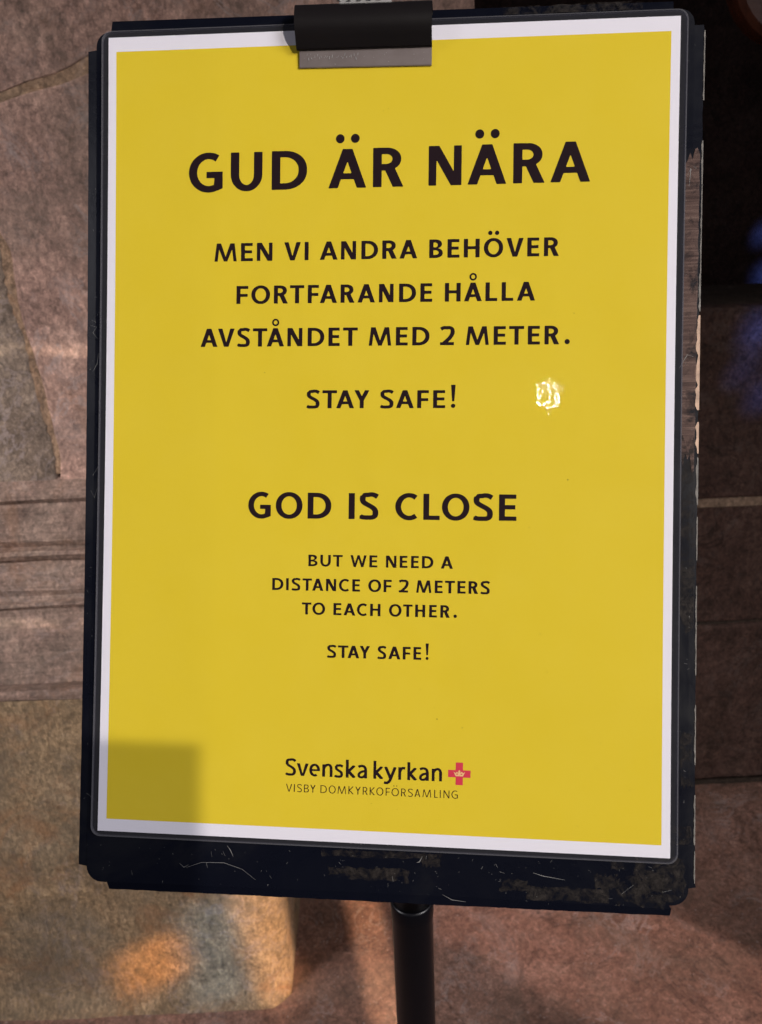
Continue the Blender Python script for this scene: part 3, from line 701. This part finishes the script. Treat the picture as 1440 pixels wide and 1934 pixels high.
LINES = [
 ('headline', 128.62, 129.74, 20.17, 20.46, 0.225, 0.165,
  'G:-104.12:-85.74 U:-81.43:-64.43 D:-59.44:-40.59 Ä:-29.28:-9.40 R:-5.94:10.00 N:22.94:39.93 Ä:43.01:62.85 R:66.28:82.28 A:85.08:105.10'),
 ('a', 91.73, 92.24, 9.56, 9.6, 0.225, 0.165,
  'M:-89.81:-77.79 E:-75.52:-69.11 N:-66.98:-58.62 V:-52.40:-43.52 I:-41.48:-39.38 A:-33.42:-23.98 N:-22.24:-14.30 D:-11.53:-2.80 R:-0.59:7.00 A:8.38:17.66 B:23.82:30.86 E:33.24:39.43 H:41.61:49.74 Ö:51.90:61.76 V:63.37:72.10 E:73.98:80.07 R:82.40:90.00'),
 ('b', 69.26, 69.62, 9.49, 9.66, 0.225, 0.165,
  'F:-77.69:-71.35 O:-69.72:-59.64 R:-57.59:-50.09 T:-49.04:-41.43 F:-39.54:-33.64 A:-33.15:-24.06 R:-22.18:-14.86 A:-13.27:-4.11 N:-2.03:5.56 D:8.46:17.26 E:19.52:25.69 H:32.17:40.28 Å:42.04:51.20 L:53.02:59.03 L:61.26:67.18 A:69.06:78.31'),
 ('c', 46.64, 47.18, 9.66, 9.57, 0.225, 0.165,
  'A:-96.85:-87.66 V:-87.44:-78.43 S:-77.00:-70.16 T:-68.60:-60.93 Å:-61.14:-51.87 N:-50.11:-42.14 D:-39.33:-30.49 E:-28.32:-22.32 T:-20.64:-12.91 M:-7.08:4.68 E:7.09:13.29 D:15.63:24.54 2:30.01:37.17 M:43.29:55.08 E:57.51:63.78 T:65.33:72.99 E:74.87:81.03 R:83.30:90.77 .:93.43:96.09'),
 ('d', 14.23, 14.48, 9.45, 9.3, 0.225, 0.165,
  'S:-39.47:-32.52 T:-31.12:-23.43 A:-23.78:-14.37 Y:-14.30:-6.38 S:-0.63:6.35 A:7.59:16.88 F:18.60:24.63 E:26.82:33.10 !:35.97:38.42'),
 ('e', -43.76, -43.33, 13.62, 13.53, 0.225, 0.165,
  'G:-69.87:-57.73 O:-55.12:-40.87 D:-38.13:-25.59 I:-16.46:-13.26 S:-10.75:-0.77 C:7.93:19.96 L:22.50:31.05 O:32.14:46.29 S:48.26:58.40 E:61.37:70.32'),
 ('f', -68.59, -68.53, 6.07, 6.4, 0.225, 0.17,
  'B:-37.31:-32.46 U:-31.00:-25.46 T:-24.30:-19.19 W:-15.12:-6.62 E:-5.18:-0.97 N:3.52:8.92 E:10.65:14.71 E:16.54:20.55 D:22.20:28.07 A:31.94:38.18'),
 ('g', -81.45, -81.17, 6.33, 6.53, 0.225, 0.17,
  'D:-56.38:-50.41 I:-48.95:-47.54 S:-45.99:-41.35 T:-40.27:-35.26 A:-35.12:-29.20 N:-27.80:-22.45 C:-21.00:-15.39 E:-13.95:-9.88 O:-5.58:1.15 F:2.44:6.62 2:10.34:15.20 M:19.41:27.25 E:28.98:33.08 T:34.21:39.34 E:40.65:44.86 R:46.35:51.27 S:52.53:57.26'),
 ('h', -93.89, -93.82, 6.27, 6.48, 0.225, 0.17,
  'T:-40.41:-35.36 O:-34.80:-28.09 E:-23.68:-19.47 A:-18.35:-12.18 C:-11.37:-5.83 H:-4.41:0.99 O:5.41:11.95 T:12.75:17.63 H:19.03:24.20 E:26.27:30.21 R:32.03:36.88 .:38.81:40.56'),
 ('i', -116.08, -115.83, 6.48, 6.56, 0.225, 0.17,
  'S:-26.65:-21.86 T:-20.98:-15.51 A:-15.88:-9.73 Y:-9.59:-4.19 S:-0.14:4.32 A:5.42:11.66 F:12.90:16.96 E:18.43:22.49 !:24.67:26.36'),
 ('j', -177.94, -177.81, 8.64, 8.51, 0.175, 0.14,
  'S:-47.61:-42.04 v:-41.69:-35.43 e:-35.08:-29.35 n:-28.19:-22.78 s:-21.70:-17.19 k:-15.84:-10.46 a:-9.88:-4.71 k:-1.45:3.90 y:4.06:10.65 r:11.49:15.10 k:16.16:21.36 a:22.04:27.23 n:28.74:34.02'),
 ('k', -186.39, -186.22, 4.02, 4.01, 0.12, 0.10,
  'V:-47.21:-43.90 I:-43.01:-42.50 S:-41.25:-38.77 B:-37.68:-35.05 Y:-34.38:-31.56 D:-28.96:-25.60 O:-24.60:-20.97 M:-19.97:-15.55 K:-14.31:-11.55 Y:-10.74:-7.90 R:-6.83:-4.23 K:-3.19:-0.52 O:0.25:3.88 F:5.10:7.27 Ö:8.15:11.95 R:13.09:15.64 S:16.66:19.17 A:20.00:23.03 M:24.17:28.62 L:30.14:32.02 I:33.04:33.49 N:34.92:37.93 G:38.99:42.26'),
]

cache = {}
for name, vb0, vb1, H0, H1, s_, t_h, spec in LINES:
    vs = []; fs = []; items = [q.rsplit(':', 2) for q in spec.split(' ')]
    ua = float(items[0][1]); ub = float(items[-1][2])
    for c, a, b in items:
        a = float(a); b = float(b); f = ((a + b) / 2 - ua) / (ub - ua); vb = vb0 + (vb1 - vb0) * f; Hh = H0 + (H1 - H0) * f
        wn = (b - a) / Hh
        loops = contours(glyph(c, wn, s_, t_h), wn, 60 if Hh > 12 else 44)
        # split into outer loops with their holes
        def ar(l): return sum(l[i - 1][0] * l[i][1] - l[i][0] * l[i - 1][1] for i in range(len(l))) / 2
        arr = [(ar(l), l) for l in loops]; big = max(arr, key=lambda q: abs(q[0]))[0] if arr else 1
        outer = [l for q, l in arr if q * big > 0]; holes = [l for q, l in arr if q * big < 0]
        def inside(p, l):
            r_ = False
            for i in range(len(l)):
                (x1_, y1_), (x2_, y2_) = l[i - 1], l[i]
                if (y1_ > p[1]) != (y2_ > p[1]) and p[0] < (x2_ - x1_) * (p[1] - y1_) / (y2_ - y1_) + x1_: r_ = not r_
            return r_
        for ol in outer:
            grp = [ol] + [h_ for h_ in holes if inside(h_[0], ol)]
            flat = [p for l in grp for p in l]; base = len(vs)
            tris = tessellate_polygon([[Vector((x, y, 0)) for x, y in l] for l in grp])
            vs += [PL(a + x * Hh, vb + y * Hh, .06) for x, y in flat]
            for tr_ in tris:
                p, q, r_ = (flat[i] for i in tr_)
                o2 = (q[0] - p[0]) * (r_[1] - p[1]) - (q[1] - p[1]) * (r_[0] - p[0])
                fs.append(tuple(base + i for i in (tr_ if o2 > 0 else tr_[::-1])))
    lo = link('lettering', mesh('lettering', vs, fs), M_brn if name == 'k' else M_ink, paper)
    lo['label'] = {'headline': 'large black headline GUD ÄR NÄRA', 'a': 'black line MEN VI ANDRA BEHÖVER', 'b': 'black line FORTFARANDE HÅLLA', 'c': 'black line AVSTÅNDET MED 2 METER.', 'd': 'larger black line STAY SAFE!',
                   'e': 'black heading GOD IS CLOSE', 'f': 'small black line BUT WE NEED A', 'g': 'small black line DISTANCE OF 2 METERS', 'h': 'small black line TO EACH OTHER.', 'i': 'smaller black line STAY SAFE!',
                   'j': 'black words Svenska kyrkan', 'k': 'thin brown line VISBY DOMKYRKOFÖRSAMLING'}[name]
cu, cv, aL, aw = 42.85, -173.55, 5.75, 1.85
cross = sheet('red_cross', [(cu - aw, cv - aL), (cu + aw, cv - aL), (cu + aw, cv - aw), (cu + aL, cv - aw), (cu + aL, cv + aw), (cu + aw, cv + aw), (cu + aw, cv + aL), (cu - aw, cv + aL), (cu - aw, cv + aw), (cu - aL, cv + aw), (cu - aL, cv - aw), (cu - aw, cv - aw)], .06, None, M_red, paper, 50)
sheet('crown', [(cu - 1.9, cv - 1.25), (cu + 1.9, cv - 1.25), (cu + 2.2, cv - .55), (cu + 3.0, cv + 1.0), (cu + 1.9, cv + .35), (cu + 1.2, cv + 1.1), (cu + .6, cv + .3), (cu + .45, cv + 1.5), (cu, cv + 1.9), (cu - .45, cv + 1.5), (cu - .6, cv + .3), (cu - 1.2, cv + 1.1), (cu - 1.9, cv + .35), (cu - 3.0, cv + 1.0), (cu - 2.2, cv - .55)], .10, None, M_pink, cross, 50)
for sx in (-1, 1): sheet('crown_gap', [(cu + sx * 1.1 + .45 * math.cos(q * math.pi / 5), cv - .15 + .32 * math.sin(q * math.pi / 5)) for q in range(10)], .14, None, M_red, cross, 50)

def specks():
    rs = random.Random(9); vs = []; fs = []
    for u, v, r in [(96, -22, .45), (31, -146, .4), (44, -150, .3), (83, -101, .3), (98, 63, .3), (-62, 33, .3)] + [(rs.uniform(-140, 140), rs.uniform(-200, 200), rs.uniform(.12, .25)) for _ in range(26)]:
        k = len(vs); n = 6
        vs.extend([PL(u + r * rs.uniform(.5, 1) * math.cos(q * 1.047), v + r * rs.uniform(.5, 1) * math.sin(q * 1.047), .09) for q in range(n)]); fs.append(tuple(range(k, k + n)))
    o = link('dust_specks', mesh('dust_specks', vs, fs), M_brn, paper); o['kind'] = 'stuff'
specks()
# ------------------------------------------------------------------ bulldog clip
M_cl = plain('black_spring_steel', (0.0055, 0.004, 0.0045), .36, spec=.6, bump=.12, bscale=90, var=.3)
M_lip, t_, b_, o_ = nt('dull_steel'); b_.inputs['Metallic'].default_value = .55
t_.links.new(ramp(t_, noi(t_, coords(t_, scale=(90, 90, 90)), 1.0, 5, .6), [(.3, (0.25, 0.21, 0.205)), (.7, (0.31, 0.265, 0.26))]), b_.inputs['Base Color']); b_.inputs['Roughness'].default_value = .36
M_chr = plain('bright_steel', (0.75, 0.75, 0.75), .3, metal=.6)
cp = empty('bulldog_clip', PL(-11, 216, 0)); tag(cp, 'black spring clip with dull steel lip holding the top of the yellow sign', 'clip')
def extr(name, prof, u0, u1, mat, parent, skew=0.0, closed=True, nseg=14, smooth=True):
    n = len(prof); vs = []; fs = []
    for i in range(nseg + 1):
        u = u0 + (u1 - u0) * i / nseg
        for v, h in prof: vs.append(PL(u, v + skew * (u - u0), h))
    for i in range(nseg):
        for k in range(n if closed else n - 1): fs.append((i * n + k, i * n + (k + 1) % n, (i + 1) * n + (k + 1) % n, (i + 1) * n + k))
    if closed: fs.append(tuple(range(n))[::-1]); fs.append(tuple(nseg * n + k for k in range(n)))
    me = mesh(name, vs, fs, smooth); bm = bmesh.new(); bm.from_mesh(me); bmesh.ops.recalc_face_normals(bm, faces=bm.faces)
    for e in bm.edges:
        if len(e.link_faces) == 2 and e.calc_face_angle(0) > .8: e.smooth = False
    bm.to_mesh(me); bm.free(); return link(name, me, mat, parent)
oc = [(200.0, 2.4), (199.8, 3.6), (201.4, 4.8), (204.2, 6.8), (206.8, 8.8), (209.6, 10.1), (212.8, 10.4), (215.6, 9.8), (218.2, 9.2), (219.8, 7.6), (220.6, 4.8), (221.0, 1.6), (220.8, -2.0)]
ic = [(v - (.9 if v > 212 else .3), h - .8) for v, h in oc][::-1]
extr('spring_body', oc + ic, -46.3, 24.0, M_cl, cp, -.006)
extr('jaw_lip', [(204.5, 1.3), (204.5, 2.2), (191.7, 1.3), (191.3, 1.0), (191.3, .55), (191.9, .5)], -44.9, 23.9, M_lip, cp, -.013, nseg=8, smooth=False)
extr('back_jaw', [(220.8, -2.0), (220.6, -2.9), (209, -5.5), (196, -4.6), (196, -4.0), (209, -4.9), (220.4, -2.2)], -46.3, 24.0, M_cl, cp, -.006)
# sprung steel handle above the body: flat bar with slanting ribs
extr('handle', [(222.0, 2.6), (221.8, 3.5), (224, 4.6), (232, 4.0), (232, 3.2), (224, 3.6)], -24.0, 3.0, M_chr, cp, -.006, nseg=2, smooth=False)
for q in range(5):
    u = -25.5 + q * 5.2
    vs = [PL(u, 222.6, 4.5), PL(u + 2.4, 222.6, 4.5), PL(u + 8.4, 227.5, 4.7), PL(u + 6.0, 227.5, 4.7), PL(u + 1.2, 222.8, 6.0), PL(u + 7.2, 227.6, 6.2)]
    link('handle_rib', mesh('handle_rib', vs, [(0, 1, 5, 4), (1, 2, 5), (0, 4, 5, 3), (0, 3, 2, 1), (1, 2, 5, 4)][:4]), M_chr, cp)
def scuffs():
    rs = random.Random(4); vs = []; fs = []
    def add(u, v, du, dv, w, h):
        k = len(vs); vs.extend([PL(u, v, h), PL(u + w, v + w * .2, h), PL(u + du + w, v + dv, h), PL(u + du, v + dv - w * .2, h)]); fs.append((k, k + 1, k + 2, k + 3))
    for q in range(26):
        u = -42.4 + q * 1.12 + rs.uniform(-.3, .3); v = 196.6 - .013 * (u + 45) + rs.uniform(-.8, .8)
        a = rs.uniform(-2, 2); add(u, v, math.cos(a) * rs.uniform(.3, .9), math.sin(a) * rs.uniform(.5, 1.6), rs.uniform(.12, .26), 1.95)
    for q in range(14): add(rs.uniform(-40, 22), rs.uniform(192.5, 199), rs.uniform(-.6, .6), rs.uniform(-.5, .5), .15, 1.95)
    o = link('scratch_marks', mesh('scratch_marks', vs, fs), M_chr, cp); o['kind'] = 'stuff'
scuffs()
